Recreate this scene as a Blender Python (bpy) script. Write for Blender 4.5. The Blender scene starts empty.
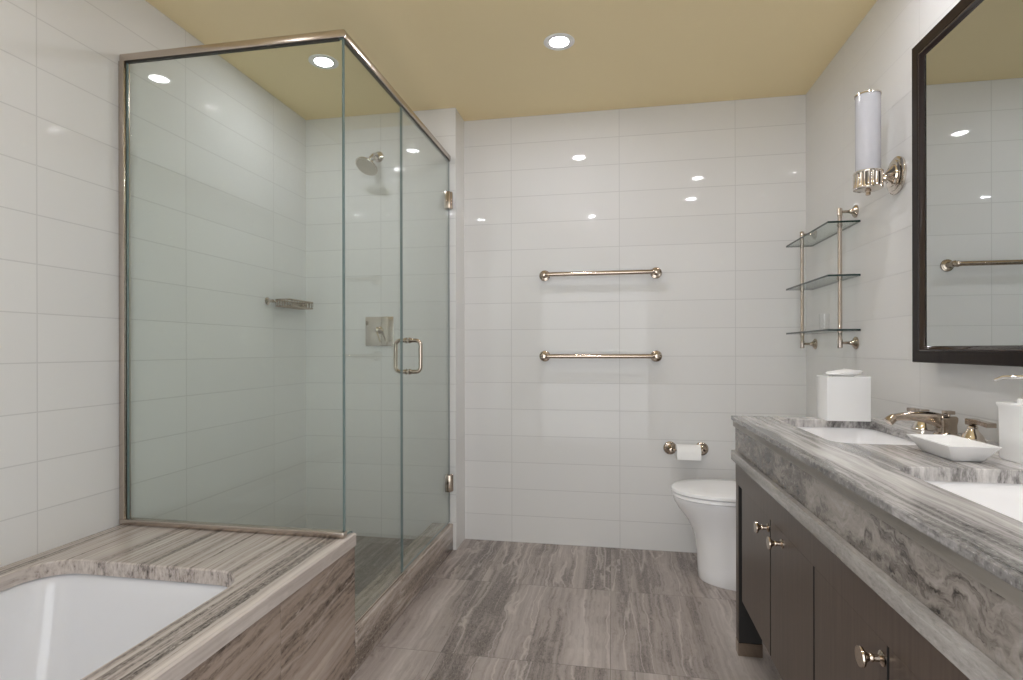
import bpy, bmesh, math, random
from mathutils import Vector, Matrix

random.seed(7)
SC = bpy.context.scene
COL = SC.collection
PI = math.pi

# ------------------------------------------------------------------ camera
FPX, YAW, ROLL, CAM_Z, SHIFT_PX = 554.84, 0.17973, -0.0020, 1.1059, 9.32
cam_d = bpy.data.cameras.new('camera')
cam_d.sensor_fit = 'HORIZONTAL'
cam_d.sensor_width = 36.0
cam_d.lens = FPX / 1023.0 * 36.0
cam_d.shift_y = SHIFT_PX / 1023.0
cam_d.clip_start = 0.01
cam = bpy.data.objects.new('camera', cam_d)
COL.objects.link(cam)
_f = Vector((-math.sin(YAW), math.cos(YAW), 0))
_r = Vector((math.cos(YAW), math.sin(YAW), 0))
_u = Vector((0, 0, 1))
r2 = _r * math.cos(ROLL) + _u * math.sin(ROLL)
u2 = -_r * math.sin(ROLL) + _u * math.cos(ROLL)
m = Matrix.Identity(4)
for i in range(3):
    m[i][0], m[i][1], m[i][2] = r2[i], u2[i], -_f[i]
m[2][3] = CAM_Z
cam.matrix_world = m
SC.camera = cam

# ------------------------------------------------------------------ world, exposure
w = bpy.data.worlds.new('world')
w.use_nodes = True
w.node_tree.nodes['Background'].inputs[0].default_value = (0.94, 0.97, 1.0, 1)
w.node_tree.nodes['Background'].inputs[1].default_value = 3.6      # added fill light, let in through an unseen opening behind the camera
SC.world = w
w.cycles.sampling_method = 'MANUAL'
w.cycles.sample_map_resolution = 64
pl_d = bpy.data.lights.new('fill_opening_portal', 'AREA')                 # sampling portal only: emits nothing itself
pl_d.shape = 'RECTANGLE'
pl_d.size, pl_d.size_y = 1.24, 2.10
pl_d.cycles.is_portal = True
pl = bpy.data.objects.new('fill_opening_portal', pl_d)
pl.location = (-0.215, -0.40, 1.05)
pl.rotation_euler = (math.pi / 2, 0, 0)
COL.objects.link(pl)
SC.view_settings.view_transform = 'Standard'
SC.view_settings.look = 'None'
SC.view_settings.gamma = 1.0
SC.view_settings.use_curve_mapping = False
SC.view_settings.exposure = 0.0
LAMP_STRENGTH = 240.0          # the six recessed downlights
LAMP_COLOR = (0.99, 1.0, 1.075)
cy = SC.cycles
cy.use_denoising = True
cy.max_bounces = 14
cy.diffuse_bounces = 7
cy.glossy_bounces = 6
cy.transparent_max_bounces = 24
cy.caustics_reflective = False
cy.caustics_refractive = False
cy.sample_clamp_indirect = 0.0

# ------------------------------------------------------------------ room numbers (metres)
XL, XR = -1.748, 1.0
YB, YF = 3.138, -0.36          # back wall, wall behind the camera
YS = 2.954                     # shower end wall
XJ = -0.848                    # its outer corner
H = 2.4384
GX = -0.886                    # plane of the shower door glass
GY = 1.725                     # plane of the front shower glass
DECK = 0.478
CT = 0.86                      # counter top

# ------------------------------------------------------------------ material helpers
def new_mat(name):
    mt = bpy.data.materials.new(name)
    mt.use_nodes = True
    nt = mt.node_tree
    return mt, nt, nt.nodes['Principled BSDF']

def N(nt, t, **kw):
    n = nt.nodes.new(t)
    for k, v in kw.items():
        setattr(n, k, v)
    return n

def M2(nt, op, a, b=None, c=None):
    n = N(nt, 'ShaderNodeMath', operation=op)
    for i, v in enumerate((a, b, c)):
        if v is None:
            continue
        if isinstance(v, (int, float)):
            n.inputs[i].default_value = v
        else:
            nt.links.new(v, n.inputs[i])
    return n.outputs[0]

def mixc(nt, fac, a, b, blend='MIX'):
    n = N(nt, 'ShaderNodeMix', data_type='RGBA', blend_type=blend)
    for sock, v in ((n.inputs[0], fac), (n.inputs[6], a), (n.inputs[7], b)):
        if isinstance(v, (int, float)):
            sock.default_value = v
        elif isinstance(v, tuple):
            sock.default_value = (*v[:3], 1)
        else:
            nt.links.new(v, sock)
    return n.outputs[2]

def ramp(nt, fac, stops):
    n = N(nt, 'ShaderNodeValToRGB')
    cr = n.color_ramp
    cr.elements[0].position, cr.elements[0].color = stops[0][0], (*stops[0][1], 1)
    cr.elements[1].position, cr.elements[1].color = stops[1][0], (*stops[1][1], 1)
    for p, c in stops[2:]:
        e = cr.elements.new(p)
        e.color = (*c, 1)
    nt.links.new(fac, n.inputs[0])
    return n.outputs[0]

def plain(name, col, rough=0.4, metal=0.0, spec=0.5, coat=0.0, noise=0.03, nscale=30.0, bump=0.0):
    """a plain surface with a faint procedural mottling"""
    mt, nt, p = new_mat(name)
    tc = N(nt, 'ShaderNodeNewGeometry')
    no = N(nt, 'ShaderNodeTexNoise')
    no.inputs['Scale'].default_value = nscale
    no.inputs['Detail'].default_value = 3
    nt.links.new(tc.outputs['Position'], no.inputs['Vector'])
    a = tuple(max(0, c * (1 - noise)) for c in col)
    b = tuple(min(1, c * (1 + noise)) for c in col)
    nt.links.new(mixc(nt, no.outputs[0], a, b), p.inputs['Base Color'])
    p.inputs['Roughness'].default_value = rough
    p.inputs['Metallic'].default_value = metal
    p.inputs['Specular IOR Level'].default_value = spec
    p.inputs['Coat Weight'].default_value = coat
    if bump:
        bn = N(nt, 'ShaderNodeBump')
        bn.inputs['Strength'].default_value = bump
        bn.inputs['Distance'].default_value = 0.002
        nt.links.new(no.outputs[0], bn.inputs['Height'])
        nt.links.new(bn.outputs[0], p.inputs['Normal'])
    return mt

def tile_mat(name, axis, off, tile=(0.755, 0.748, 0.738), grout=(0.615, 0.608, 0.60)):
    """glossy white wall tile, 24 x 6 inch, stacked joints"""
    mt, nt, p = new_mat(name)
    g = N(nt, 'ShaderNodeNewGeometry')
    s = N(nt, 'ShaderNodeSeparateXYZ')
    nt.links.new(g.outputs['Position'], s.inputs[0])
    u = M2(nt, 'DIVIDE', M2(nt, 'SUBTRACT', s.outputs[axis], off), 0.6096)
    v = M2(nt, 'DIVIDE', s.outputs[2], 0.1524)
    def edge(t, size):
        f = M2(nt, 'FRACT', t)
        return M2(nt, 'MULTIPLY', M2(nt, 'MINIMUM', f, M2(nt, 'SUBTRACT', 1.0, f)), size)
    d = M2(nt, 'MINIMUM', edge(u, 0.6096), edge(v, 0.1524))
    mr = N(nt, 'ShaderNodeMapRange', interpolation_type='SMOOTHSTEP')
    nt.links.new(d, mr.inputs[0])
    mr.inputs[1].default_value, mr.inputs[2].default_value = 0.0012, 0.0024
    mr.inputs[3].default_value, mr.inputs[4].default_value = 1.0, 0.0
    cb = N(nt, 'ShaderNodeCombineXYZ')
    nt.links.new(M2(nt, 'FLOOR', u), cb.inputs[0])
    nt.links.new(M2(nt, 'FLOOR', v), cb.inputs[1])
    wn = N(nt, 'ShaderNodeTexWhiteNoise')
    nt.links.new(cb.outputs[0], wn.inputs[0])
    tcol = mixc(nt, wn.outputs[0], tuple(c * 0.985 for c in tile), tuple(min(1, c * 1.012) for c in tile))
    nt.links.new(mixc(nt, mr.outputs[0], tcol, grout), p.inputs['Base Color'])
    nt.links.new(M2(nt, 'MULTIPLY_ADD', mr.outputs[0], 0.5, 0.03), p.inputs['Roughness'])
    p.inputs['Specular IOR Level'].default_value = 0.20
    bn = N(nt, 'ShaderNodeBump', invert=True)
    bn.inputs['Strength'].default_value = 0.25
    bn.inputs['Distance'].default_value = 0.001
    nt.links.new(mr.outputs[0], bn.inputs['Height'])
    nt.links.new(bn.outputs[0], p.inputs['Normal'])
    return mt

def stone(name, dark, mid, light, seed=0.0, across=9.0, along=0.5, warp=0.05, warp_scale=2.5, rough=0.28,
          tile=None, fine=55.0, pits=0.5, vein=0.6, bias=0.0, tilt=0.0, zs=1.0, beds=(), mix=0.38, pit_scale=1.0):
    """vein-cut silver travertine; the beds run along world Y"""
    mt, nt, p = new_mat(name)
    g = N(nt, 'ShaderNodeNewGeometry')
    s = N(nt, 'ShaderNodeSeparateXYZ')
    nt.links.new(g.outputs['Position'], s.inputs[0])
    x, y, z = s.outputs[0], s.outputs[1], s.outputs[2]
    joint = None
    sh = seed
    if tile:
        (ox, px), (oy, py) = tile
        tu = M2(nt, 'DIVIDE', M2(nt, 'SUBTRACT', x, ox), px)
        tv = M2(nt, 'DIVIDE', M2(nt, 'SUBTRACT', y, oy), py)
        cb = N(nt, 'ShaderNodeCombineXYZ')
        nt.links.new(M2(nt, 'FLOOR', tu), cb.inputs[0])
        nt.links.new(M2(nt, 'FLOOR', tv), cb.inputs[1])
        cb.inputs[2].default_value = seed
        wn = N(nt, 'ShaderNodeTexWhiteNoise')
        nt.links.new(cb.outputs[0], wn.inputs[0])
        sh = M2(nt, 'MULTIPLY_ADD', wn.outputs[0], 7.0, seed)
        def edge(t, size):
            f = M2(nt, 'FRACT', t)
            return M2(nt, 'MULTIPLY', M2(nt, 'MINIMUM', f, M2(nt, 'SUBTRACT', 1.0, f)), size)
        d = M2(nt, 'MINIMUM', edge(tu, px), edge(tv, py))
        mr = N(nt, 'ShaderNodeMapRange', interpolation_type='SMOOTHSTEP')
        nt.links.new(d, mr.inputs[0])
        mr.inputs[1].default_value, mr.inputs[2].default_value = 0.0005, 0.0015
        mr.inputs[3].default_value, mr.inputs[4].default_value = 1.0, 0.0
        joint = mr.outputs[0]
    # slow wander of the beds
    wv = N(nt, 'ShaderNodeCombineXYZ')
    nt.links.new(M2(nt, 'MULTIPLY', x, 1.0), wv.inputs[0])
    nt.links.new(M2(nt, 'MULTIPLY', y, 1.0), wv.inputs[1])
    nt.links.new(M2(nt, 'ADD', z, sh), wv.inputs[2])
    n0 = N(nt, 'ShaderNodeTexNoise')
    n0.inputs['Scale'].default_value = warp_scale
    n0.inputs['Detail'].default_value = 5
    n0.inputs['Roughness'].default_value = 0.55
    nt.links.new(wv.outputs[0], n0.inputs['Vector'])
    off = M2(nt, 'MULTIPLY', M2(nt, 'SUBTRACT', n0.outputs[0], 0.5), warp)
    xw = M2(nt, 'ADD', M2(nt, 'ADD', x, off), sh)
    zw = M2(nt, 'ADD', M2(nt, 'MULTIPLY_ADD', y, tilt, z), off)
    def bands(ax, al, det, ro):
        c = N(nt, 'ShaderNodeCombineXYZ')
        nt.links.new(M2(nt, 'MULTIPLY', xw, ax), c.inputs[0])
        nt.links.new(M2(nt, 'MULTIPLY', y, al), c.inputs[1])
        nt.links.new(M2(nt, 'MULTIPLY', zw, ax * zs), c.inputs[2])
        n = N(nt, 'ShaderNodeTexNoise')
        n.inputs['Scale'].default_value = 1.0
        n.inputs['Detail'].default_value = det
        n.inputs['Roughness'].default_value = ro
        nt.links.new(c.outputs[0], n.inputs['Vector'])
        return n.outputs[0]
    b1 = bands(across, along, 4, 0.6)
    b2 = bands(fine, along * 2.5, 4, 0.65)
    b3 = bands(fine * 3.2 * pit_scale, fine * 1.1 * pit_scale, 3, 0.7)
    t = M2(nt, 'ADD', M2(nt, 'MULTIPLY', b1, 1 - mix), M2(nt, 'MULTIPLY', b2, mix))
    t = M2(nt, 'ADD', t, bias)
    for bc, bw_, ba in beds:                                   # single strong beds: centre, half width, amount
        bm_ = N(nt, 'ShaderNodeMapRange', interpolation_type='SMOOTHSTEP')
        nt.links.new(M2(nt, 'ABSOLUTE', M2(nt, 'SUBTRACT', M2(nt, 'SUBTRACT', xw, sh), bc)), bm_.inputs[0])
        bm_.inputs[1].default_value, bm_.inputs[2].default_value = bw_ * 0.6, bw_ * 1.15
        bm_.inputs[3].default_value, bm_.inputs[4].default_value = ba, 0.0
        t = M2(nt, 'ADD', t, bm_.outputs[0])
    base = ramp(nt, t, [(0.34, dark), (0.47, tuple((a + b) / 2 for a, b in zip(dark, mid))), (0.52, mid), (0.60, tuple((a + b) / 2 for a, b in zip(mid, light))), (0.68, light)])
    # pitting, strongest in the darker beds
    pm = N(nt, 'ShaderNodeMapRange')
    nt.links.new(b3, pm.inputs[0])
    pm.inputs[1].default_value, pm.inputs[2].default_value = 0.50, 0.64
    dm = N(nt, 'ShaderNodeMapRange')
    nt.links.new(t, dm.inputs[0])
    dm.inputs[1].default_value, dm.inputs[2].default_value = 0.54, 0.44
    pit = M2(nt, 'MULTIPLY', M2(nt, 'MULTIPLY', pm.outputs[0], dm.outputs[0]), pits)
    c = mixc(nt, pit, base, tuple(v * 0.45 for v in dark))
    pm2 = N(nt, 'ShaderNodeMapRange')
    nt.links.new(b3, pm2.inputs[0])
    pm2.inputs[1].default_value, pm2.inputs[2].default_value = 0.42, 0.30
    c = mixc(nt, M2(nt, 'MULTIPLY', M2(nt, 'MULTIPLY', pm2.outputs[0], dm.outputs[0]), pits * 0.8), c, light)
    # pale calcite threads
    b4 = bands(across * 1.35, along * 0.9, 3, 0.5)
    vm = N(nt, 'ShaderNodeMapRange')
    nt.links.new(M2(nt, 'ABSOLUTE', M2(nt, 'SUBTRACT', b4, 0.5)), vm.inputs[0])
    vm.inputs[1].default_value, vm.inputs[2].default_value = 0.012, 0.0
    c = mixc(nt, M2(nt, 'MULTIPLY', vm.outputs[0], vein), c, tuple(min(1, v * 1.25) for v in light))
    if joint is not None:
        c = mixc(nt, joint, c, (0.16, 0.14, 0.125))
    nt.links.new(c, p.inputs['Base Color'])
    p.inputs['Roughness'].default_value = rough
    p.inputs['Specular IOR Level'].default_value = 0.45
    bn = N(nt, 'ShaderNodeBump')
    bn.inputs['Strength'].default_value = 0.12
    bn.inputs['Distance'].default_value = 0.001
    nt.links.new(b3, bn.inputs['Height'])
    nt.links.new(bn.outputs[0], p.inputs['Normal'])
    return mt

def thin_glass(name, tint, refl0=0.04, rough=0.0):
    """clear sheet glass: transparency plus a Fresnel-weighted mirror"""
    mt = bpy.data.materials.new(name)
    mt.use_nodes = True
    nt = mt.node_tree
    nt.nodes.remove(nt.nodes['Principled BSDF'])
    out = nt.nodes['Material Output']
    tr = N(nt, 'ShaderNodeBsdfTransparent')
    g = N(nt, 'ShaderNodeNewGeometry')
    no = N(nt, 'ShaderNodeTexNoise')
    no.inputs['Scale'].default_value = 1.5
    nt.links.new(g.outputs['Position'], no.inputs['Vector'])
    nt.links.new(mixc(nt, no.outputs[0], tuple(c * 0.995 for c in tint), tint), tr.inputs[0])
    gl = N(nt, 'ShaderNodeBsdfGlossy')
    gl.inputs['Roughness'].default_value = rough
    lw = N(nt, 'ShaderNodeLayerWeight')
    lw.inputs[0].default_value = 0.5
    sch = M2(nt, 'MULTIPLY_ADD', M2(nt, 'POWER', lw.outputs['Facing'], 5.0), 1 - refl0, refl0)
    mx = N(nt, 'ShaderNodeMixShader')
    nt.links.new(sch, mx.inputs[0])
    nt.links.new(tr.outputs[0], mx.inputs[1])
    nt.links.new(gl.outputs[0], mx.inputs[2])
    nt.links.new(mx.outputs[0], out.inputs[0])
    return mt

def wood_mat(name, a, b, rough=0.35, spec=0.4):
    mt, nt, p = new_mat(name)
    g = N(nt, 'ShaderNodeNewGeometry')
    mp = N(nt, 'ShaderNodeMapping')
    mp.inputs['Scale'].default_value = (60, 60, 3.0)
    nt.links.new(g.outputs['Position'], mp.inputs[0])
    no = N(nt, 'ShaderNodeTexNoise')
    no.inputs['Scale'].default_value = 1.5
    no.inputs['Detail'].default_value = 5
    nt.links.new(mp.outputs[0], no.inputs['Vector'])
    nt.links.new(ramp(nt, no.outputs[0], [(0.3, a), (0.7, b)]), p.inputs['Base Color'])
    p.inputs['Roughness'].default_value = rough
    p.inputs['Specular IOR Level'].default_value = spec
    bn = N(nt, 'ShaderNodeBump')
    bn.inputs['Strength'].default_value = 0.05
    bn.inputs['Distance'].default_value = 0.001
    nt.links.new(no.outputs[0], bn.inputs['Height'])
    nt.links.new(bn.outputs[0], p.inputs['Normal'])
    return mt

def emit_mat(name, col, strength):
    mt = bpy.data.materials.new(name)
    mt.use_nodes = True
    nt = mt.node_tree
    nt.nodes.remove(nt.nodes['Principled BSDF'])
    e = N(nt, 'ShaderNodeEmission')
    e.inputs[0].default_value = (*col, 1)
    e.inputs[1].default_value = strength
    nt.links.new(e.outputs[0], nt.nodes['Material Output'].inputs[0])
    return mt

# ------------------------------------------------------------------ mesh builder (world coordinates)
class MB:
    def __init__(self):
        self.v, self.f, self.mi = [], [], []

    def add(self, verts, faces, mi=0):
        o = len(self.v)
        self.v += [tuple(p) for p in verts]
        self.f += [tuple(i + o for i in f) for f in faces]
        self.mi += [mi] * len(faces)
        return self

    def box(self, x0, x1, y0, y1, z0, z1, bev=0.0, seg=2, mi=0, rot=None):
        bm = bmesh.new()
        bmesh.ops.create_cube(bm, size=1.0)
        c = Vector(((x0 + x1) / 2, (y0 + y1) / 2, (z0 + z1) / 2))
        for v in bm.verts:
            v.co = Vector((v.co.x * (x1 - x0), v.co.y * (y1 - y0), v.co.z * (z1 - z0)))
        if bev > 0:
            bmesh.ops.bevel(bm, geom=bm.edges[:], offset=bev, segments=seg, profile=0.5, affect='EDGES')
        for v in bm.verts:
            v.co = ((rot @ v.co) if rot else v.co) + c
        bm.verts.index_update()
        self.add([v.co for v in bm.verts], [[v.index for v in f.verts] for f in bm.faces], mi)
        bm.free()
        return self

    def rings(self, loops, closed=True, cap0=True, cap1=True, mi=0):
        """skin a list of equal-length loops"""
        n = len(loops[0])
        vs, fs = [], []
        for lp in loops:
            vs += lp
        for i in range(len(loops) - 1):
            for j in range(n if closed else n - 1):
                k = (j + 1) % n
                fs.append((i * n + j, i * n + k, (i + 1) * n + k, (i + 1) * n + j))
        if cap0:
            fs.append(tuple(reversed(range(n))))
        if cap1:
            fs.append(tuple(range((len(loops) - 1) * n, len(loops) * n)))
        return self.add(vs, fs, mi)

    def lathe(self, o, axis, prof, n=32, mi=0, ribs=0, rib=0.0, rib_range=None):
        """prof: (distance along axis, radius)"""
        o = Vector(o)
        a = Vector(axis).normalized()
        t = Vector((0, 0, 1)) if abs(a.z) < 0.9 else Vector((1, 0, 0))
        p = a.cross(t).normalized()
        q = a.cross(p)
        loops = []
        for idx, (d, r) in enumerate(prof):
            r = max(r, 1e-5)
            lp = []
            for j in range(n):
                th = 2 * PI * j / n
                rr = r
                if ribs and rib_range[0] <= idx <= rib_range[1]:
                    rr = r + rib * (0.5 + 0.5 * math.cos(ribs * th))
                lp.append(o + a * d + (p * math.cos(th) + q * math.sin(th)) * rr)
            loops.append(lp)
        return self.rings(loops, mi=mi)

    def tube(self, pts, r, n=12, mi=0, cap=True, closed=False):
        pts = [Vector(p) for p in pts]
        m = len(pts)
        rs = r if isinstance(r, (list, tuple)) else [r] * m
        loops = []
        ref = None
        for i, p in enumerate(pts):
            if closed:
                d = pts[(i + 1) % m] - pts[i - 1]
            else:
                d = pts[min(i + 1, m - 1)] - pts[max(i - 1, 0)]
            d.normalize()
            if ref is None:
                ref = Vector((0, 0, 1)) if abs(d.z) < 0.9 else Vector((1, 0, 0))
            s = (ref - d * ref.dot(d)).normalized()
            ref = s
            q = d.cross(s)
            loops.append([p + (s * math.cos(2 * PI * j / n) + q * math.sin(2 * PI * j / n)) * rs[i] for j in range(n)])
        if closed:
            loops.append(loops[0])
            return self.rings(loops, cap0=False, cap1=False, mi=mi)
        return self.rings(loops, cap0=cap, cap1=cap, mi=mi)

    def slab(self, outer, holes, z0, z1, bev=0.002, mi=0):
        """horizontal slab with cut-outs; each outline is rr(...) parameters"""
        bm = bmesh.new()
        def ring(par, grow, z):
            x0, x1, y0, y1, r = par
            pts = rr(x0 - grow, x1 + grow, y0 - grow, y1 + grow, max(0.0005, r + grow))
            return [bm.verts.new((px, py, z)) for px, py in pts]
        def edges(vs):
            return [bm.edges.new((vs[i], vs[(i + 1) % len(vs)])) for i in range(len(vs))]
        top_e, bot_e, walls = [], [], []
        for par, sgn in [(outer, -1)] + [(h, 1) for h in holes]:
            a = ring(par, sgn * bev, z1)
            b = ring(par, 0, z1 - bev)
            c = ring(par, 0, z0)
            top_e += edges(a)
            bot_e += edges(c)
            walls.append((a, b, c))
        bmesh.ops.triangle_fill(bm, use_beauty=True, use_dissolve=False, edges=top_e)
        bmesh.ops.triangle_fill(bm, use_beauty=True, use_dissolve=False, edges=bot_e)
        for a, b, c in walls:
            n = len(a)
            for i in range(n):
                k = (i + 1) % n
                bm.faces.new((a[i], a[k], b[k], b[i]))
                bm.faces.new((b[i], b[k], c[k], c[i]))
        bmesh.ops.recalc_face_normals(bm, faces=bm.faces[:])
        bm.verts.index_update()
        self.add([v.co.copy() for v in bm.verts], [[v.index for v in f.verts] for f in bm.faces], mi)
        bm.free()
        return self

    def build(self, name, mats, parent=None, smooth=35.0, recalc=True):
        if not isinstance(mats, (list, tuple)):
            mats = [mats]
        if parent is None:
            xs, ys, zs = zip(*self.v)
            o = Vector(((min(xs) + max(xs)) / 2, (min(ys) + max(ys)) / 2, min(zs)))
        else:
            root = parent
            while root.parent:
                root = root.parent
            o = Vector(root.location)
        me = bpy.data.meshes.new(name)
        me.from_pydata([tuple(Vector(p) - o) for p in self.v], [], self.f)
        for mt in mats:
            me.materials.append(mt)
        me.polygons.foreach_set('material_index', self.mi)
        if recalc:
            bm = bmesh.new()
            bm.from_mesh(me)
            bmesh.ops.recalc_face_normals(bm, faces=bm.faces[:])
            bm.to_mesh(me)
            bm.free()
        if smooth:
            me.polygons.foreach_set('use_smooth', [True] * len(me.polygons))
            me.set_sharp_from_angle(angle=math.radians(smooth))
        me.update()
        ob = bpy.data.objects.new(name, me)
        COL.objects.link(ob)
        if parent is None:
            ob.location = o
        else:
            ob.parent = parent
        return ob

def rr(x0, x1, y0, y1, r, seg=8):
    """rounded rectangle, counter-clockwise"""
    pts = []
    r = max(1e-4, min(r, (x1 - x0) / 2 - 1e-4, (y1 - y0) / 2 - 1e-4))
    for cx, cy_, a0 in ((x1 - r, y1 - r, 0), (x0 + r, y1 - r, 90), (x0 + r, y0 + r, 180), (x1 - r, y0 + r, 270)):
        for i in range(seg + 1):
            a = math.radians(a0 + 90 * i / seg)
            pts.append((cx + r * math.cos(a), cy_ + r * math.sin(a)))
    return pts

def rr3(x0, x1, y0, y1, r, z, seg=8):
    return [(px, py, z) for px, py in rr(x0, x1, y0, y1, r, seg)]

def tag(o, label=None, cat=None, group=None, kind=None):
    if label:
        o['label'] = label
    if cat:
        o['category'] = cat
    if group:
        o['group'] = group
    if kind:
        o['kind'] = kind
    return o

def thing(name, loc, label, cat, group=None):
    o = bpy.data.objects.new(name, None)
    o.empty_display_size = 0.1
    COL.objects.link(o)
    o.location = loc
    return tag(o, label, cat, group)

def struct(o, label=None, cat=None):
    return tag(o, label, cat, None, 'structure')

def bez(p0, p1, p2, p3, n=10):
    p0, p1, p2, p3 = map(Vector, (p0, p1, p2, p3))
    out = []
    for i in range(n + 1):
        t = i / n
        out.append(p0 * (1 - t) ** 3 + p1 * 3 * t * (1 - t) ** 2 + p2 * 3 * t * t * (1 - t) + p3 * t ** 3)
    return out

# ------------------------------------------------------------------ materials
TILE_BACK = tile_mat('wall_tile_back', 0, -0.570)
TILE_SHOWER = tile_mat('wall_tile_shower', 0, -1.286)
TILE_LEFT = tile_mat('wall_tile_left', 1, 1.424)
TILE_RIGHT = tile_mat('wall_tile_right', 1, 2.045)
PAINT_CEIL = plain('ceiling_paint', (0.87, 0.725, 0.445), rough=0.55, spec=0.25, noise=0.01, nscale=4)
FLOOR_STONE = stone('floor_travertine', (0.135, 0.112, 0.102), (0.345, 0.295, 0.272), (0.53, 0.475, 0.448), seed=4.3,
                    across=4.6, along=0.35, warp=0.07, warp_scale=4.5, rough=0.28, tile=((-0.009, 0.6096), (1.947, 0.632)),
                    fine=60, pits=0.7, vein=0.5, mix=0.36, bias=0.018)
SHOWER_STONE = stone('shower_floor_travertine', (0.14, 0.12, 0.105), (0.32, 0.285, 0.265), (0.48, 0.44, 0.42), seed=5.2,
                     across=7.0, along=0.55, rough=0.3, tile=((-1.3, 0.3048), (1.947, 0.3048)), vein=0.2)
DECK_STONE = stone('deck_travertine', (0.090, 0.074, 0.066), (0.45, 0.392, 0.356), (0.67, 0.61, 0.57), seed=1.35,
                   across=9.0, along=0.30, warp=0.025, warp_scale=3.0, rough=0.2, fine=100, pits=0.9, vein=0.2, zs=0.35, mix=0.5, bias=0.07,
                   beds=((-0.945, 0.056, -0.125), (-0.875, 0.010, 0.03)), pit_scale=0.55)
APRON_STONE = stone('apron_travertine', (0.115, 0.086, 0.067), (0.37, 0.292, 0.24), (0.60, 0.51, 0.45), seed=21.3,
                    across=3.2, along=0.55, warp=0.07, warp_scale=2.6, rough=0.2, fine=48, pits=0.9, vein=0.3, tilt=-0.10, mix=0.30,
                    tile=((-5.0, 10.0), (1.3447 - 6.1, 0.61)), bias=0.01, pit_scale=0.6)
CURB_STONE = stone('curb_travertine', (0.19, 0.150, 0.122), (0.44, 0.37, 0.32), (0.66, 0.59, 0.535), seed=2.4,
                   across=9.0, along=1.2, warp=0.06, rough=0.22, fine=60, pits=0.7, vein=0.25)
COUNTER_STONE = stone('counter_travertine', (0.085, 0.080, 0.078), (0.46, 0.44, 0.43), (0.80, 0.775, 0.76), seed=6.6,
                      across=11.0, along=1.1, warp=0.03, warp_scale=4.5, rough=0.13, fine=80, pits=0.55, vein=0.1, zs=0.3, mix=0.45, bias=0.02,
                      beds=((0.440, 0.020, -0.10),))
SHADED_STRIP = stone('shaded_strip_travertine', (0.15, 0.135, 0.115), (0.22, 0.20, 0.175), (0.30, 0.275, 0.245), seed=9.2,
                      across=5.0, along=1.0, warp=0.05, rough=0.3, fine=40, pits=0.2, vein=0.0)  # darker tone puts the slab overhang's shade into the strip colour
COUNTER_APRON = stone('counter_apron_travertine', (0.075, 0.064, 0.056), (0.25, 0.222, 0.20), (0.42, 0.385, 0.355), seed=12.3,
                      across=7.0, along=2.4, warp=0.18, warp_scale=7.0, rough=0.2, fine=44, pits=1.0, vein=0.15, mix=0.5, pit_scale=0.45, bias=-0.015)
COUNTER_RAIL = stone('counter_rail_travertine', (0.28, 0.262, 0.245), (0.46, 0.435, 0.41), (0.60, 0.57, 0.545), seed=15.1,
                     across=7.0, along=1.0, warp=0.05, rough=0.2, fine=50, pits=0.3, vein=0.15)
NICKEL = plain('polished_nickel', (0.68, 0.62, 0.555), rough=0.10, metal=1.0, noise=0.02)
NICKEL_SATIN = plain('satin_nickel', (0.57, 0.50, 0.44), rough=0.24, metal=1.0, noise=0.02)
NICKEL_DARK = plain('warm_nickel', (0.47, 0.395, 0.325), rough=0.16, metal=1.0, noise=0.03)
CHROME = plain('chrome', (0.80, 0.80, 0.81), rough=0.06, metal=1.0, noise=0.01)
RUBBER = plain('dark_gasket', (0.018, 0.017, 0.015), rough=0.5)
GLASS = thin_glass('shower_glass', (0.935, 0.962, 0.947), refl0=0.030)
GLASS_EDGE = plain('glass_edge', (0.17, 0.235, 0.24), rough=0.08, noise=0.05)
DOOR_EDGE = plain('door_glass_edge', (0.30, 0.33, 0.325), rough=0.12, noise=0.05)
SHELF_GLASS = thin_glass('shelf_glass', (0.945, 0.985, 0.97))
SHELF_EDGE = plain('shelf_glass_edge', (0.010, 0.030, 0.027), rough=0.06, noise=0.05)
CLEAR = thin_glass('clear_glass', (0.988, 0.99, 0.99), refl0=0.03)
MIRROR = plain('mirror_silver', (0.625, 0.655, 0.65), rough=0.0, metal=1.0, noise=0.003)
ESPRESSO = wood_mat('espresso_wood', (0.072, 0.052, 0.041), (0.104, 0.077, 0.061), rough=0.33)
FRAME_WOOD = wood_mat('frame_wood', (0.007, 0.0035, 0.0028), (0.016, 0.009, 0.007), rough=0.28, spec=0.16)
PORCELAIN = plain('porcelain', (0.94, 0.935, 0.945), rough=0.07, noise=0.005)
ACRYLIC = plain('tub_acrylic', (0.755, 0.76, 0.785), rough=0.09, noise=0.005)
WHITE_LAC = plain('white_lacquer', (0.90, 0.90, 0.90), rough=0.12, noise=0.005)
OPAL = plain('opal_glass', (0.52, 0.52, 0.55), rough=0.08, noise=0.005)
PAPER = plain('tissue_paper', (0.90, 0.895, 0.885), rough=0.9, noise=0.02, bump=0.2)
DARK = plain('near_black', (0.012, 0.010, 0.009), rough=0.7)
LAMP = emit_mat('lamp_face', LAMP_COLOR, LAMP_STRENGTH)
LAMP_TUB = emit_mat('tub_lamp_face', LAMP_COLOR, LAMP_STRENGTH * 0.58)
LAMP_VANITY = emit_mat('vanity_lamp_face', LAMP_COLOR, LAMP_STRENGTH * 0.85)
LAMP_SHOWER = emit_mat('shower_lamp_face', LAMP_COLOR, LAMP_STRENGTH * 0.62)
RING = plain('lamp_trim', (0.88, 0.87, 0.85), rough=0.35)

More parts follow.
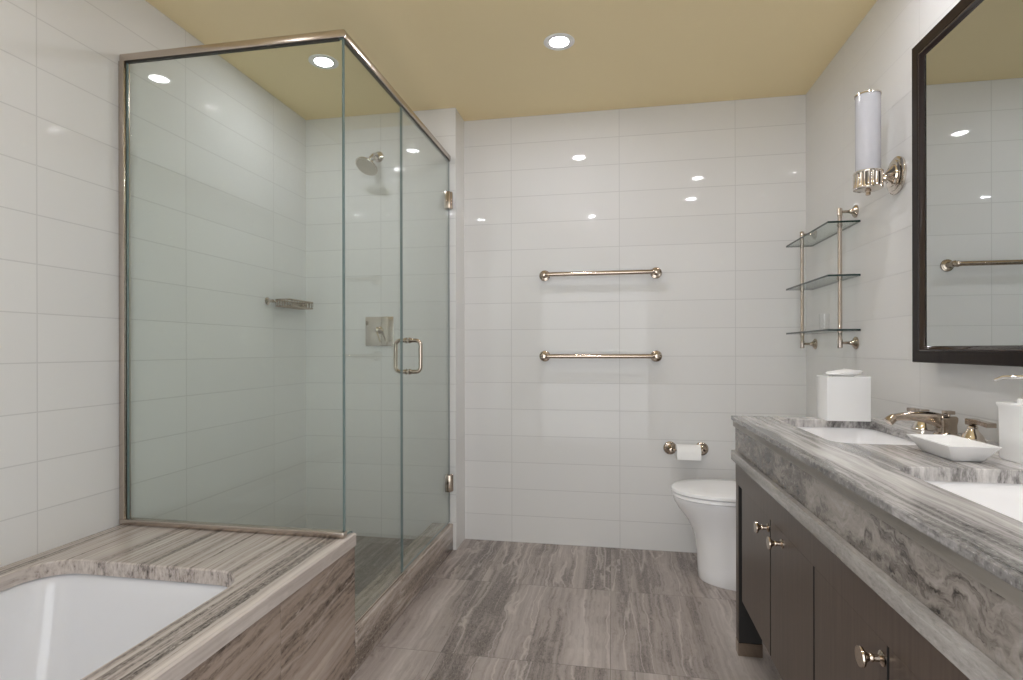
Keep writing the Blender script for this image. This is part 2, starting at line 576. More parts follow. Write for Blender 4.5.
# ------------------------------------------------------------------ room shell
T = 0.12
struct(MB().box(XL - T, XR + T, YF - T, YB + T, -T, 0).build('floor', FLOOR_STONE, smooth=0),
       'grey brown vein-cut travertine floor tiles', 'floor')
struct(MB().box(XL - T, XR + T, YF - T, YB + T, H, H + T).build('ceiling', PAINT_CEIL, smooth=0),
       'khaki painted ceiling', 'ceiling')
struct(MB().box(XL - T, XR + T, YB, YB + T, 0, H).build('wall_back', TILE_BACK, smooth=0),
       'white glossy tiled wall behind the toilet', 'wall')
struct(MB().box(XL - T, XL, YF, YB, 0, H).build('wall_left', TILE_LEFT, smooth=0),
       'white glossy tiled wall beside the bathtub', 'wall')
struct(MB().box(XR, XR + T, YF, YB, 0, H).build('wall_right', TILE_RIGHT, smooth=0),
       'white glossy tiled wall behind the vanity', 'wall')
struct(MB().box(XL - T, -0.835, YF - T, YF, 0, H).box(0.405, XR + T, YF - T, YF, 0, H).box(-0.835, 0.405, YF - T, YF, 2.10, H).build(  # unseen opening added to let in fill light
    'wall_front', TILE_BACK, smooth=0), 'white tiled wall behind the camera with an opening added for fill light', 'wall')
struct(MB().box(XL, XJ, YS, YB, 0, H).build('wall_shower', TILE_SHOWER, smooth=0),
       'white tiled end wall of the shower carrying the shower head', 'wall')
struct(MB().box(XL, -0.985, GY + 0.03, YS, 0, 0.045).build('floor_shower', SHOWER_STONE, smooth=0),
       'travertine shower floor behind the glass', 'floor')

# ------------------------------------------------------------------ recessed ceiling lights
def downlight(x, y, label, mat=None):
    t = thing('recessed_light', (x, y, H - 0.004), label, 'ceiling light', 'recessed ceiling lights')
    MB().lathe((x, y, H), (0, 0, -1), [(0.0005, 0.067), (0.0025, 0.0668), (0.0035, 0.065), (0.0035, 0.0430), (0.0030, 0.0408), (0.0005, 0.0406)], n=40).build('trim_ring', RING, t)
    MB().lathe((x, y, H), (0, 0, -1), [(0.0004, 0.0400), (0.0022, 0.0400), (0.0024, 0.0)], n=32).build('lamp_lens', mat or LAMP, t)

downlight(-0.224, 2.402, 'round recessed ceiling light in open ceiling in front of the towel bars')
downlight(-1.311, 2.37, 'round recessed ceiling light seen through the shower glass', LAMP_SHOWER)
downlight(0.66, 1.76, 'round recessed ceiling light above the far end of the vanity, seen as a reflection', LAMP_VANITY)
downlight(0.69, 1.15, 'round recessed ceiling light above the near end of the vanity, seen as a reflection', LAMP_VANITY)
downlight(-0.207, 0.67, 'round recessed ceiling light near the entrance, seen as a reflection left of the others')
downlight(-1.33, 0.73, 'round recessed ceiling light above the bathtub, seen as a reflection near the shower', LAMP_TUB)

# ------------------------------------------------------------------ bathtub and its stone surround
TX0, TX1, TY0, TY1, TR = -1.672, -1.003, -0.10, 1.405, 0.105
DY1 = 1.778
DX1 = -0.865
sur = thing('tub_surround', (-1.30, 0.72, 0), 'travertine bathtub surround with a cut-out for the white tub', 'tub surround')
MB().slab((XL + 0.001, DX1, YF + 0.002, DY1, 0.002), [(TX0, TX1, TY0, TY1, TR)], DECK - 0.042, DECK, 0.004).build(
    'deck_slab', DECK_STONE, sur, smooth=30)
for a, b in ((1.3455, DY1 - 0.002), (0.735, 1.3440), (0.1245, 0.7335), (YF + 0.004, 0.1230)):
    MB().box(DX1 - 0.028, DX1 - 0.005, a, b, 0.0, DECK - 0.0425, 0.001, 1).build('apron_panel', APRON_STONE, sur, smooth=0)
MB().box(XL + 0.002, DX1 - 0.029, DY1 - 0.026, DY1 - 0.003, 0.0, DECK - 0.0425, 0.001, 1).build('end_panel', APRON_STONE, sur, smooth=0)

tub = MB()
lo = []
for g, z, r in ((0.035, DECK - 0.044, 0.03), (0.010, DECK - 0.044, 0.0), (0.004, DECK - 0.050, 0.0), (-0.004, DECK - 0.075, -0.01),
                (-0.035, 0.26, 0.0), (-0.060, 0.16, 0.0), (-0.085, 0.11, 0.0), (-0.125, 0.085, 0.0), (-0.19, 0.078, 0.0)):
    lo.append(rr3(TX0 - g, TX1 + g, TY0 - g * 1.4, TY1 + g * 1.4, TR + r, z, 10))
for g, z in ((-0.19, 0.050), (-0.08, 0.055), (-0.03, 0.12), (0.012, 0.30), (0.030, DECK - 0.056)):
    lo.append(rr3(TX0 - g, TX1 + g, TY0 - g * 1.4, TY1 + g * 1.4, TR, z, 10))
lo.append(lo[0])
tub.rings(lo, cap0=False, cap1=False)
n = len(lo[0])
tub.add(lo[8], [tuple(range(n))])
tub.add(lo[9], [tuple(range(n))])
bt = tub.build('bathtub', ACRYLIC, None, smooth=50)
tag(bt, 'white undermount bathtub sunk into the travertine surround', 'bathtub')

# ------------------------------------------------------------------ shower enclosure
cb_ = MB().box(-0.985, DX1, DY1 + 0.001, YS - 0.001, 0, 0.147, 0.006, 3)
tag(cb_.build('shower_curb', CURB_STONE, None, smooth=30), 'low travertine curb under the shower door', 'curb')

enc = thing('shower_enclosure', (GX, GY, DECK), 'frameless glass shower enclosure with nickel header rail and channels', 'shower enclosure')
ZT = 2.145
def pane(name, x0, x1, y0, y1, z0, z1, parent, edge_axis, body=None, edge=None):
    """a glass sheet: big faces clear, narrow faces dark green"""
    mb = MB().box(x0, x1, y0, y1, z0, z1)
    ob = mb.build(name, [body or GLASS, edge or GLASS_EDGE], parent, smooth=0)
    for pl in ob.data.polygons:
        if abs(pl.normal[edge_axis]) < 0.5:
            pl.material_index = 1
    return ob
G = 0.005
pane('front_panel', XL + 0.0264, GX + G, GY - G, GY + G, DECK + 0.004, ZT, enc, 1)
# the return panel is notched over the tub deck: one L-shaped sheet
prof = [(GY + G + 0.001, DECK + 0.004), (DY1 + 0.003, DECK + 0.004), (DY1 + 0.003, 0.150), (2.246, 0.150), (2.246, ZT), (GY + G + 0.001, ZT)]
sp = MB()
A = [(GX - G, y, z) for y, z in prof]
B = [(GX + G, y, z) for y, z in prof]
sp.add(A + B, [tuple(reversed(range(6))), tuple(range(6, 12))], 0)
sp.add(A + B, [(i, (i + 1) % 6, 6 + (i + 1) % 6, 6 + i) for i in range(6)], 1)
sp.build('side_panel', [GLASS, GLASS_EDGE], enc, smooth=0)
# header rail in two runs, wall and deck channels
MB().box(XL + 0.001, GX + 0.011, GY - 0.010, GY + 0.010, ZT + 0.0015, ZT + 0.028, 0.003, 2).build('header_rail', NICKEL_SATIN, enc)
MB().box(GX - 0.009, GX + 0.011, GY + 0.0105, YS - 0.001, ZT + 0.0015, ZT + 0.028, 0.003, 2).build('header_rail', NICKEL_SATIN, enc)
MB().box(XL + 0.005, GX - 0.012, GY - 0.0055, GY + 0.0055, ZT - 0.0035, ZT + 0.0012).box(
    GX - 0.0055, GX + 0.0055, GY + 0.012, YS - 0.003, ZT - 0.0035, ZT + 0.0012).build('gasket', RUBBER, enc, smooth=0)
MB().box(XL + 0.0005, XL + 0.024, GY - 0.014, GY + 0.014, DECK + 0.001, ZT + 0.0012, 0.002, 2).build('wall_channel', NICKEL_SATIN, enc)
MB().box(XL + 0.0245, XL + 0.0262, GY - 0.0035, GY + 0.0035, DECK + 0.024, ZT - 0.004).build('gasket', RUBBER, enc, smooth=0)
MB().box(XL + 0.0005, GX + 0.008, GY - 0.016, GY + 0.012, DECK + 0.0005, DECK + 0.021, 0.003, 2).build('deck_channel', NICKEL_SATIN, enc)
MB().box(GX - 0.008, GX + 0.008, DY1 + 0.005, 2.244, 0.1475, 0.158, 0.002, 1).build('curb_channel', NICKEL_SATIN, enc)
door = pane('glass_door', GX - G, GX + G, 2.251, YS - 0.008, 0.157, ZT - 0.006, enc, 0, None, DOOR_EDGE)
# D pulls back to back
hy = 2.325
hd = MB()
for s in (1, -1):
    z0, z1, d, rc = 1.008, 1.146, 0.058, 0.022
    pts = [Vector((GX + s * 0.004, hy, z1))]
    for i in range(7):
        a = PI / 2 * (1 - i / 6)
        pts.append(Vector((GX + s * (d - rc + rc * math.cos(a)), hy, z1 - rc + rc * math.sin(a))))
    for i in range(7):
        a = -PI / 2 * i / 6
        pts.append(Vector((GX + s * (d - rc + rc * math.cos(a)), hy, z0 + rc + rc * math.sin(a))))
    pts.append(Vector((GX + s * 0.004, hy, z0)))
    hd.tube(pts, 0.0088, 14)
    for z in (z0, z1):
        hd.lathe((GX + s * 0.0052, hy, z), (s, 0, 0), [(0, 0.013), (0.003, 0.0135), (0.005, 0.011), (0.009, 0.0115), (0.012, 0.009)], 20)
tag(hd.build('door_handle', NICKEL_DARK, door), 'polished nickel D-shaped pull')
for z in (1.925, 0.372):
    h = MB()
    h.box(GX - 0.016, GX + 0.016, YS - 0.036, YS - 0.010, z - 0.046, z + 0.046, 0.003, 2)
    h.box(GX - 0.020, GX + 0.022, YS - 0.0075, YS - 0.0005, z - 0.046, z + 0.046, 0.001, 1)
    h.lathe((GX + 0.0165, YS - 0.016, z - 0.046), (0, 0, 1), [(0, 0.005), (0.092, 0.005)], 12)
    hi = h.build('hinge', NICKEL_DARK, door)
    for dz in (-0.022, 0.022):
        MB().lathe((GX + 0.0162, YS - 0.026, z + dz), (1, 0, 0), [(0, 0.005), (0.0015, 0.005), (0.002, 0.003)], 12).build('screw', NICKEL_DARK, hi)

# ------------------------------------------------------------------ shower fittings
RX, RZ = -1.297, 2.195
sh = thing('overhead_shower', (RX, YS, RZ), 'polished nickel shower head on short arm high on the tiled end wall', 'shower head')
MB().lathe((RX, YS - 0.0005, RZ), (0, -1, 0), [(0, 0.030), (0.005, 0.030), (0.008, 0.026), (0.014, 0.022), (0.018, 0.014), (0.02, 0.0)], 32).build('flange', NICKEL, sh)
tip = Vector((RX + 0.0, 2.850, 2.150))
MB().tube(bez((RX, YS - 0.012, RZ), (RX, 2.905, RZ + 0.003), (RX, 2.875, 2.187), tip, 10), 0.0105, 14).build('arm', NICKEL, sh)
ax = Vector((-0.20, -0.50, -0.84)).normalized()
MB().lathe(tip - ax * 0.012, ax, [(0, 0.0), (0.002, 0.010), (0.008, 0.016), (0.016, 0.018), (0.024, 0.014), (0.028, 0.011), (0.034, 0.014),
                                  (0.040, 0.016), (0.050, 0.032), (0.062, 0.054), (0.068, 0.062), (0.073, 0.063), (0.076, 0.061),
                                  (0.0765, 0.057)], 40).build('spray_head', NICKEL, sh)
fp = tip + ax * 0.0645
t_ = ax.cross(Vector((1, 0, 0))).normalized()
s_ = ax.cross(t_)
face = MB().lathe(fp, ax, [(0, 0.0566), (0.0015, 0.0566), (0.002, 0.053), (0.0022, 0.0)], 40)
for k, rad in ((8, 0.016), (14, 0.029), (20, 0.041)):
    for j in range(k):
        a = 2 * PI * j / k
        face.lathe(fp + (t_ * math.cos(a) + s_ * math.sin(a)) * rad + ax * 0.002, ax, [(0, 0.0018), (0.002, 0.0014)], 6)
tag(face.build('spray_face', plain('spray_face_grey', (0.60, 0.55, 0.48), rough=0.3, metal=0.6), sh), 'grey spray face with nozzles')

va = thing('shower_valve', (-1.293, YS, 1.209), 'square nickel shower valve plate with a small lever on the shower end wall', 'shower valve')
MB().box(-1.377, -1.209, YS - 0.008, YS - 0.0005, 1.126, 1.292, 0.003, 2).build('plate', NICKEL, va)
MB().lathe((-1.293, YS - 0.008, 1.216), (0, -1, 0), [(0, 0.021), (0.006, 0.020), (0.010, 0.014), (0.030, 0.012), (0.034, 0.016), (0.046, 0.015),
                                                   (0.050, 0.010), (0.051, 0.0)], 28).build('stem', NICKEL, va)
MB().tube([(-1.293, YS - 0.048, 1.212), (-1.284, YS - 0.052, 1.190), (-1.274, YS - 0.055, 1.166), (-1.268, YS - 0.056, 1.148)],
          [0.0075, 0.0060, 0.0055, 0.0075], 12).build('lever', NICKEL, va)

bk = thing('soap_basket', (XL + 0.06, 2.74, 1.335), 'nickel wire soap basket on the left wall inside the shower', 'soap basket')
bw = MB()
bx0, bx1, by0, by1, bz0, bz1 = XL + 0.016, XL + 0.104, 2.625, 2.860, 1.334, 1.368
for z, r in ((bz1, 0.0042), (bz0, 0.0032)):
    bw.tube([(px, py, z) for px, py in rr(bx0, bx1, by0, by1, 0.018, 5)], r, 8, closed=True)
for i in range(15):
    y = by0 + 0.012 + (by1 - by0 - 0.024) * i / 14
    bw.tube([(bx1, y, bz1), (bx1, y, bz0), (bx0, y, bz0), (bx0, y, bz1)], 0.0024, 6)
for i in range(5):
    x = bx0 + 0.014 + (bx1 - bx0 - 0.028) * i / 4
    for y in (by0, by1):
        bw.tube([(x, y, bz1), (x, y, bz0)], 0.0019, 6)
bw.build('wire_basket', NICKEL_DARK, bk)
for y in (2.585, 2.90):
    p = MB().lathe((XL + 0.0005, y, 1.357), (1, 0, 0), [(0, 0.020), (0.004, 0.020), (0.007, 0.016), (0.010, 0.010), (0.022, 0.007), (0.030, 0.009),
                                                      (0.036, 0.007), (0.037, 0)], 24)
    e = by0 if y < 2.7 else by1
    p.tube([(XL + 0.028, y, 1.357), (XL + 0.034, (y + e) / 2, 1.354), (XL + 0.034, e, 1.360)], 0.0045, 8)
    p.build('mount', NICKEL_SATIN, bk)

# ------------------------------------------------------------------ towel bars and paper holder on the back wall
def rosette(mb, o, axis, r=0.030, reach=0.062):
    mb.lathe(o, axis, [(0, r), (0.004, r), (0.007, r * 0.93), (0.008, r * 0.78), (0.012, r * 0.74), (0.014, r * 0.5), (0.020, r * 0.36),
                       (reach - 0.014, r * 0.34), (reach - 0.012, r * 0.5), (reach + 0.010, r * 0.5), (reach + 0.014, r * 0.35), (reach + 0.015, 0)], 36,
             ribs=18, rib=0.0016, rib_range=(3, 4))

def towel_bar(z, label):
    xa, xb, reach = -0.377, 0.237, 0.058
    t = thing('towel_bar', ((xa + xb) / 2, YB, z), label, 'towel bar')
    for x, s in ((xa, 1), (xb, -1)):
        b = MB()
        rosette(b, (x, YB - 0.0005, z), (0, -1, 0), 0.031, reach)
        br = b.build('bracket', NICKEL_DARK, t)
        MB().lathe((x + s * 0.006, YB - reach, z), (s, 0, 0), [(0, 0.0135), (0.010, 0.0160), (0.014, 0.0160), (0.016, 0.0130), (0.026, 0.0130), (0.027, 0.011)],
                   24).build('collar', NICKEL_DARK, br)
    MB().lathe((xa + 0.02, YB - reach, z), (1, 0, 0), [(0, 0.0122), (xb - xa - 0.04, 0.0122)], 24).build('bar', NICKEL_DARK, t)
towel_bar(1.523, 'upper of the two nickel towel bars on the white tiled back wall')
towel_bar(1.067, 'lower of the two nickel towel bars on the white tiled back wall')

tp = thing('toilet_paper_holder', (0.39, YB, 0.565), 'polished nickel toilet paper holder with two round posts on the back wall', 'toilet paper holder')
for x in (0.309, 0.474):
    b = MB()
    b.lathe((x, YB - 0.0005, 0.566), (0, -1, 0), [(0, 0.035), (0.004, 0.035), (0.007, 0.032), (0.008, 0.027), (0.012, 0.025), (0.014, 0.016), (0.020, 0.009), (0.052, 0.0075),
                                                   (0.054, 0.0095), (0.070, 0.0095), (0.071, 0.0)], 32)
    b.build('post', NICKEL_DARK, tp)
MB().lathe((0.309, YB - 0.062, 0.566), (1, 0, 0), [(0, 0.0065), (0.165, 0.0065)], 18).build('roller', NICKEL_DARK, tp)
roll = MB()
ro, ri, xa, xb = 0.041, 0.0185, 0.335, 0.458
loops = []
for d, r in ((xa, ri), (xa, ro - 0.002), (xa + 0.002, ro), (xb - 0.002, ro), (xb, ro - 0.002), (xb, ri), (xa, ri)):
    loops.append([(d, YB - 0.062 + r * math.cos(2 * PI * j / 40), 0.556 + r * math.sin(2 * PI * j / 40)) for j in range(40)])
roll.rings(loops, cap0=False, cap1=False)
pr = roll.build('toilet_paper_roll', PAPER, None)
tag(pr, 'partly used white toilet paper roll on the nickel holder', 'toilet paper')
sheet = MB()
sy = YB - 0.062 - ro - 0.0012
pts = [(sy + 0.0006, 0.556), (sy - 0.0004, 0.545), (sy - 0.001, 0.532), (sy - 0.0005, 0.522)]
sheet.rings([[(x, y, z), (x, y - 0.0007, z)] for y, z in pts for x in (xa,)] and
            [[(xa + 0.001, y, z), (xb - 0.001, y, z), (xb - 0.001, y - 0.0007, z), (xa + 0.001, y - 0.0007, z)] for y, z in pts])
sheet.build('loose_sheet', PAPER, pr)

# ------------------------------------------------------------------ toilet (faces left, tank on the right wall)
TYC = 2.815
to = thing('toilet', (0.64, TYC, 0), 'white skirted toilet with closed lid between the vanity and the back wall', 'toilet')
def egg(tipx, backx, hw, z, n=48, sq=0.62, yc=TYC):
    """D-shaped outline: rounded nose on the left, squarer at the wall"""
    out = []
    cx = tipx + (backx - tipx) * 0.48
    for j in range(n):
        a = 2 * PI * j / n
        c, s = math.cos(a), math.sin(a)
        if c < 0:
            px = cx + (cx - tipx) * -(abs(c) ** 1.0)
            py = hw * (abs(s) ** 0.92) * (1 if s >= 0 else -1)
        else:
            px = cx + (backx - cx) * (abs(c) ** sq)
            py = hw * (abs(s) ** 0.72) * (1 if s >= 0 else -1)
        out.append((px, yc + py, z))
    return out
body = []
for z, tx, hw in ((0.0, 0.412, 0.160), (0.006, 0.408, 0.162), (0.05, 0.406, 0.162), (0.12, 0.402, 0.162), (0.19, 0.394, 0.163), (0.24, 0.380, 0.165), (0.29, 0.353, 0.170),
                  (0.33, 0.320, 0.175), (0.365, 0.299, 0.180), (0.385, 0.292, 0.182), (0.392, 0.294, 0.180), (0.393, 0.32, 0.16)):
    body.append(egg(tx, 0.985, hw, z))
MB().rings(body).build('bowl', PORCELAIN, to, smooth=50)
def lidlike(z0, z1, tx, bx, hw, dome=0.0):
    L = [egg(tx + 0.006, bx, hw - 0.006, z0), egg(tx, bx, hw, z0 + 0.004), egg(tx, bx, hw, z1 - 0.006), egg(tx + 0.003, bx - 0.003, hw - 0.003, z1 - 0.002),
         egg(tx + 0.010, bx - 0.008, hw - 0.010, z1)]
    if dome:
        L += [egg(tx + 0.06, bx - 0.05, hw - 0.06, z1 + dome * 0.7), egg(tx + 0.16, bx - 0.12, hw - 0.13, z1 + dome)]
    return L
MB().rings(lidlike(0.395, 0.413, 0.285, 0.78, 0.186)).build('seat', PORCELAIN, to, smooth=50)
MB().rings(lidlike(0.4155, 0.436, 0.283, 0.79, 0.188, 0.006)).build('lid', PORCELAIN, to, smooth=50)
MB().box(0.80, 0.992, TYC - 0.19, TYC + 0.19, 0.385, 0.655, 0.025, 4).build('tank', PORCELAIN, to, smooth=50)
MB().box(0.793, 0.994, TYC - 0.197, TYC + 0.197, 0.656, 0.685, 0.010, 3).build('tank_lid', PORCELAIN, to, smooth=50)

# ------------------------------------------------------------------ vanity cabinet
VX = 0.445                      # front plane of the cabinet
VY0, VY1 = 0.615, 2.155
ZC = 0.6985                     # underside of the lower stone rail
van = thing('vanity_cabinet', (0.72, 1.43, 0), 'dark espresso wood vanity cabinet under the stone counter', 'vanity cabinet')
car = MB()
car.box(VX + 0.022, XR - 0.003, VY0 + 0.02, VY1 - 0.052, 0.205, 0.222)          # bottom board
car.box(XR - 0.020, XR - 0.003, VY0 + 0.02, VY1 - 0.01, 0.222, ZC - 0.002)          # back
car.box(VX + 0.083, XR - 0.021, VY1 - 0.022, VY1 - 0.002, 0.10, ZC - 0.002)         # end board
car.box(VX + 0.022, XR - 0.021, VY0 + 0.02, VY0 + 0.04, 0.223, ZC - 0.002)
car.box(VX + 0.022, VX + 0.040, VY0 + 0.06, VY1 - 0.054, 0.223, 0.612)              # behind the doors
car.box(VX + 0.0015, VX + 0.079, 2.1065, 2.1115, 0.0515, 0.6145)                   # thin near-black sheet along the leg's near side
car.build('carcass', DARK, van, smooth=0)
van_end = MB().box(VX + 0.083, XR - 0.021, VY1 - 0.0015, VY1 - 0.0003, 0.10, ZC - 0.002).build('end_panel', ESPRESSO, van, smooth=0)
MB().box(VX, VX + 0.021, VY0 + 0.002, VY1 - 0.0015, 0.616, ZC - 0.0005).build('top_rail', ESPRESSO, van, smooth=0)
def leg(x0, y0, y1):
    l = MB().box(x0, x0 + 0.080, y0, y1, 0.050, 0.6155, 0.0015, 1).build('leg', ESPRESSO, van, smooth=0)
    tag(MB().box(x0 - 0.0015, x0 + 0.0815, y0 - 0.0015, y1 + 0.0015, 0.0, 0.049, 0.0015, 1).build('shoe', NICKEL_DARK, l, smooth=0), 'nickel foot cap')
leg(VX + 0.0005, 2.112, VY1 - 0.002)
leg(VX + 0.0005, VY0 + 0.002, VY0 + 0.043)
leg(XR - 0.085, 2.112, VY1 - 0.0235)
leg(XR - 0.085, VY0 + 0.002, VY0 + 0.043)
def knob(y, z, d):
    k = MB().lathe((VX - 0.0003, y, z), (-1, 0, 0), [(0, 0.0125), (0.0025, 0.0125), (0.004, 0.010), (0.0065, 0.0065), (0.014, 0.0056), (0.0165, 0.0075), (0.019, 0.0075),
                                           (0.0215, 0.0060), (0.027, 0.0095), (0.031, 0.0165), (0.034, 0.0175), (0.0365, 0.0165), (0.037, 0.0)], 28)
    k.build('knob', NICKEL_DARK, d)
for y0, y1, ky in ((1.7030, 2.054, 1.7160), (1.3540, 1.6945, 1.582), (1.0125, 1.3450, 1.0255), (0.668, 1.0035, 0.897)):
    d = MB().box(VX, VX + 0.0205, y0, y1, 0.223, 0.6157).build('door', [ESPRESSO, DARK], van, smooth=0)
    for pl_ in d.data.polygons:                                         # shade of the door gaps painted onto the side edges
        if abs(pl_.normal.y) > 0.5:
            pl_.material_index = 1
    knob(ky, 0.587, d)

# ------------------------------------------------------------------ stone counter with two sink cut-outs
cx0 = 0.430
S1 = (0.572, 0.868, 1.575, 2.095, 0.055)
S2 = (0.572, 0.868, 0.765, 1.285, 0.055)
co = thing('countertop', (0.715, 1.43, ZC), 'grey and white veined travertine counter with thick front rail over the vanity', 'countertop')
MB().slab((cx0, XR - 0.0015, VY0 - 0.012, 2.160, 0.003), [S1, S2], 0.8460, CT, 0.002).build('top_slab', COUNTER_STONE, co, smooth=30)
ap = MB()
ap.box(VX - 0.001, VX + 0.022, VY0, VY1 - 0.003, 0.7345, 0.8222)
ap.box(VX + 0.0221, XR - 0.003, VY1 - 0.025, VY1 - 0.003, 0.7345, 0.8222)
ap.build('apron', COUNTER_APRON, co, smooth=0)
MB().box(cx0 + 0.007, VX + 0.020, VY0 - 0.004, VY1 + 0.001, 0.8225, 0.8458).build('front_strip', SHADED_STRIP, co, smooth=0)
MB().slab((VX + 0.0202, XR - 0.0015, VY0 - 0.004, VY1 + 0.001, 0.002), [S1, S2], 0.8320, 0.8459, 0.0003).build('lower_slab', COUNTER_STONE, co, smooth=30)
ap2 = MB()
ap2.box(cx0, VX + 0.024, VY0 - 0.012, 2.160, ZC + 0.0005, 0.734, 0.0025, 2)
ap2.box(VX + 0.0241, XR - 0.003, VY1 - 0.03, 2.160, ZC + 0.0005, 0.734, 0.0025, 2)
ap2.build('lower_rail', COUNTER_RAIL, co, smooth=30)

def sink(S, label):
    x0, x1, y0, y1, r = S
    mb = MB()
    lo = []
    for g, z in ((0.025, 0.8317), (0.006, 0.8317), (0.002, 0.826), (-0.004, 0.785), (-0.014, 0.737), (-0.030, 0.720), (-0.055, 0.714), (-0.10, 0.712), (-0.125, 0.711),
                 (-0.125, 0.700), (-0.05, 0.704), (-0.012, 0.725), (0.010, 0.785), (0.025, 0.821)):
        lo.append(rr3(x0 - g, x1 + g, y0 - g, y1 + g, max(0.012, r + g * 0.7), z, 8))
    lo.append(lo[0])
    mb.rings(lo, cap0=False, cap1=False)
    n = len(lo[0])
    mb.add(lo[8], [tuple(range(n))])
    mb.add(lo[9], [tuple(range(n))])
    s = mb.build('sink', PORCELAIN, None, smooth=50)
    tag(s, label, 'sink')
    MB().lathe(((x0 + x1) / 2, (y0 + y1) / 2, 0.7112), (0, 0, 1), [(0, 0.022), (0.002, 0.021), (0.003, 0.017), (0.001, 0.014), (0.0015, 0.0)], 24).build('drain', NICKEL, s)
sink(S1, 'white undermount sink farther from the viewer, in front of the faucet')
sink(S2, 'white undermount sink nearest the viewer, at the right edge')

# ------------------------------------------------------------------ faucet
FX = 0.925
fa = thing('faucet', (FX, 1.757, CT), 'polished nickel widespread faucet with two lever handles behind the far sink', 'faucet')
b = MB()
b.lathe((FX, 1.757, CT + 0.0003), (0, 0, 1), [(0, 0.030), (0.004, 0.030), (0.007, 0.026), (0.010, 0.024)], 32)
lp = []
for z, hx, hyy in ((0.010, 0.021, 0.020), (0.030, 0.020, 0.019), (0.045, 0.022, 0.021), (0.052, 0.022, 0.021), (0.056, 0.019, 0.018)):
    lp.append(rr3(FX - hx, FX + hx, 1.757 - hyy, 1.757 + hyy, 0.006, CT + z, 4))
b.rings(lp)
b.build('body', NICKEL_DARK, fa)
sp_ = MB()
cl = bez((FX - 0.004, 1.757, CT + 0.036), (FX - 0.045, 1.757, CT + 0.058), (FX - 0.090, 1.757, CT + 0.056), (FX - 0.136, 1.757, CT + 0.049), 14)
lp = []
for i, p in enumerate(cl):
    t = i / 14
    h0, w0 = 0.022 * (1 - t) + 0.0085 * t, 0.017 * (1 - t) + 0.011 * t
    dn = (cl[min(i + 1, 14)] - cl[max(i - 1, 0)]).normalized()
    up = Vector((0, 1, 0)).cross(dn)
    up = up if up.z > 0 else -up
    lp.append([tuple(p + Vector((0, 1, 0)) * (w0 * cc) + up * (h0 * ss)) for cc, ss in
               [(math.copysign(abs(math.cos(a)) ** 0.6, math.cos(a)), math.copysign(abs(math.sin(a)) ** 0.6, math.sin(a))) for a in
                [2 * PI * k / 24 for k in range(24)]]])
sp_.rings(lp)
sp_.lathe((FX - 0.131, 1.757, CT + 0.051), Vector((-0.75, 0, -0.66)), [(0, 0.011), (0.010, 0.0125), (0.014, 0.0135), (0.022, 0.0135), (0.024, 0.0115), (0.0245, 0.0)], 24)
sp_.build('spout', NICKEL_DARK, fa)
lr = MB().lathe((FX + 0.006, 1.757, CT + 0.0555), (0, 0, 1), [(0, 0.0045), (0.006, 0.004), (0.008, 0.006)], 16)
lr.box(FX - 0.006, FX + 0.018, 1.746, 1.768, CT + 0.0605, CT + 0.0705, 0.0015, 2)
lr.build('lift_rod', NICKEL_DARK, fa)
for y, s in ((1.875, 1), (1.640, -1)):
    h = MB().lathe((FX, y, CT + 0.0003), (0, 0, 1), [(0, 0.029), (0.004, 0.029), (0.007, 0.026), (0.010, 0.025), (0.020, 0.021), (0.030, 0.013), (0.036, 0.0105),
                                                    (0.040, 0.012), (0.044, 0.0095), (0.046, 0.0)], 32).build('handle', NICKEL, fa)
    lv = MB()
    L = []
    for dy, hw, z0, z1 in ((-0.013, 0.011, 0.046, 0.062), (0.006, 0.0115, 0.046, 0.063), (0.018, 0.0075, 0.051, 0.062), (0.045, 0.0085, 0.050, 0.061), (0.072, 0.0105, 0.048, 0.060), (0.076, 0.0095, 0.049, 0.059)):
        yy = y + s * dy
        L.append([(FX - hw, yy, CT + z0), (FX + hw, yy, CT + z0), (FX + hw, yy, CT + z1), (FX - hw, yy, CT + z1)])
    lv.rings(L)
    lv.build('lever', NICKEL_DARK, h, smooth=25)

# ------------------------------------------------------------------ things standing on the counter
tb = thing('tissue_box', (0.79, 2.10, CT), 'square white tissue box at the far end of the counter', 'tissue box')
bx = MB()
x0, x1, y0, y1, zt = 0.7195, 0.855, 2.050, 2.152, CT + 0.151
bx.slab((x0, x1, y0, y1, 0.0015), [(0.753, 0.821, 2.074, 2.128, 0.02)], zt - 0.004, zt, 0.0008)
wl = [rr3(x0, x1, y0, y1, 0.0015, CT + 0.0005, 2), rr3(x0, x1, y0, y1, 0.0015, zt - 0.004, 2), rr3(x0 + 0.004, x1 - 0.004, y0 + 0.004, y1 - 0.004, 0.001, zt - 0.004, 2),
      rr3(x0 + 0.004, x1 - 0.004, y0 + 0.004, y1 - 0.004, 0.001, CT + 0.003, 2)]
bx.rings(wl)
bx.build('box_cover', WHITE_LAC, tb, smooth=30)
ts = MB()
L = []
nseg = 26
for k, (z, a, bb, sx) in enumerate(((zt - 0.008, 0.024, 0.014, 0.0), (zt + 0.001, 0.030, 0.018, 0.0), (zt + 0.006, 0.042, 0.026, 0.0), (zt + 0.012, 0.047, 0.030, -0.002),
                                    (zt + 0.017, 0.043, 0.026, -0.004), (zt + 0.020, 0.030, 0.016, -0.004), (zt + 0.021, 0.010, 0.005, -0.004))):
    lp = []
    for j in range(nseg):
        th = 2 * PI * j / nseg
        wob = 1 + 0.10 * math.sin(3 * th + k * 0.6) + 0.06 * math.sin(7 * th + k)
        lp.append((0.787 + sx + a * 1.2 * wob * math.cos(th), 2.099 + bb * wob * math.sin(th), z + 0.002 * math.sin(2 * th + k) + (0.004 * math.cos(th) if k > 2 else 0)))
    L.append(lp)
ts.rings(L)
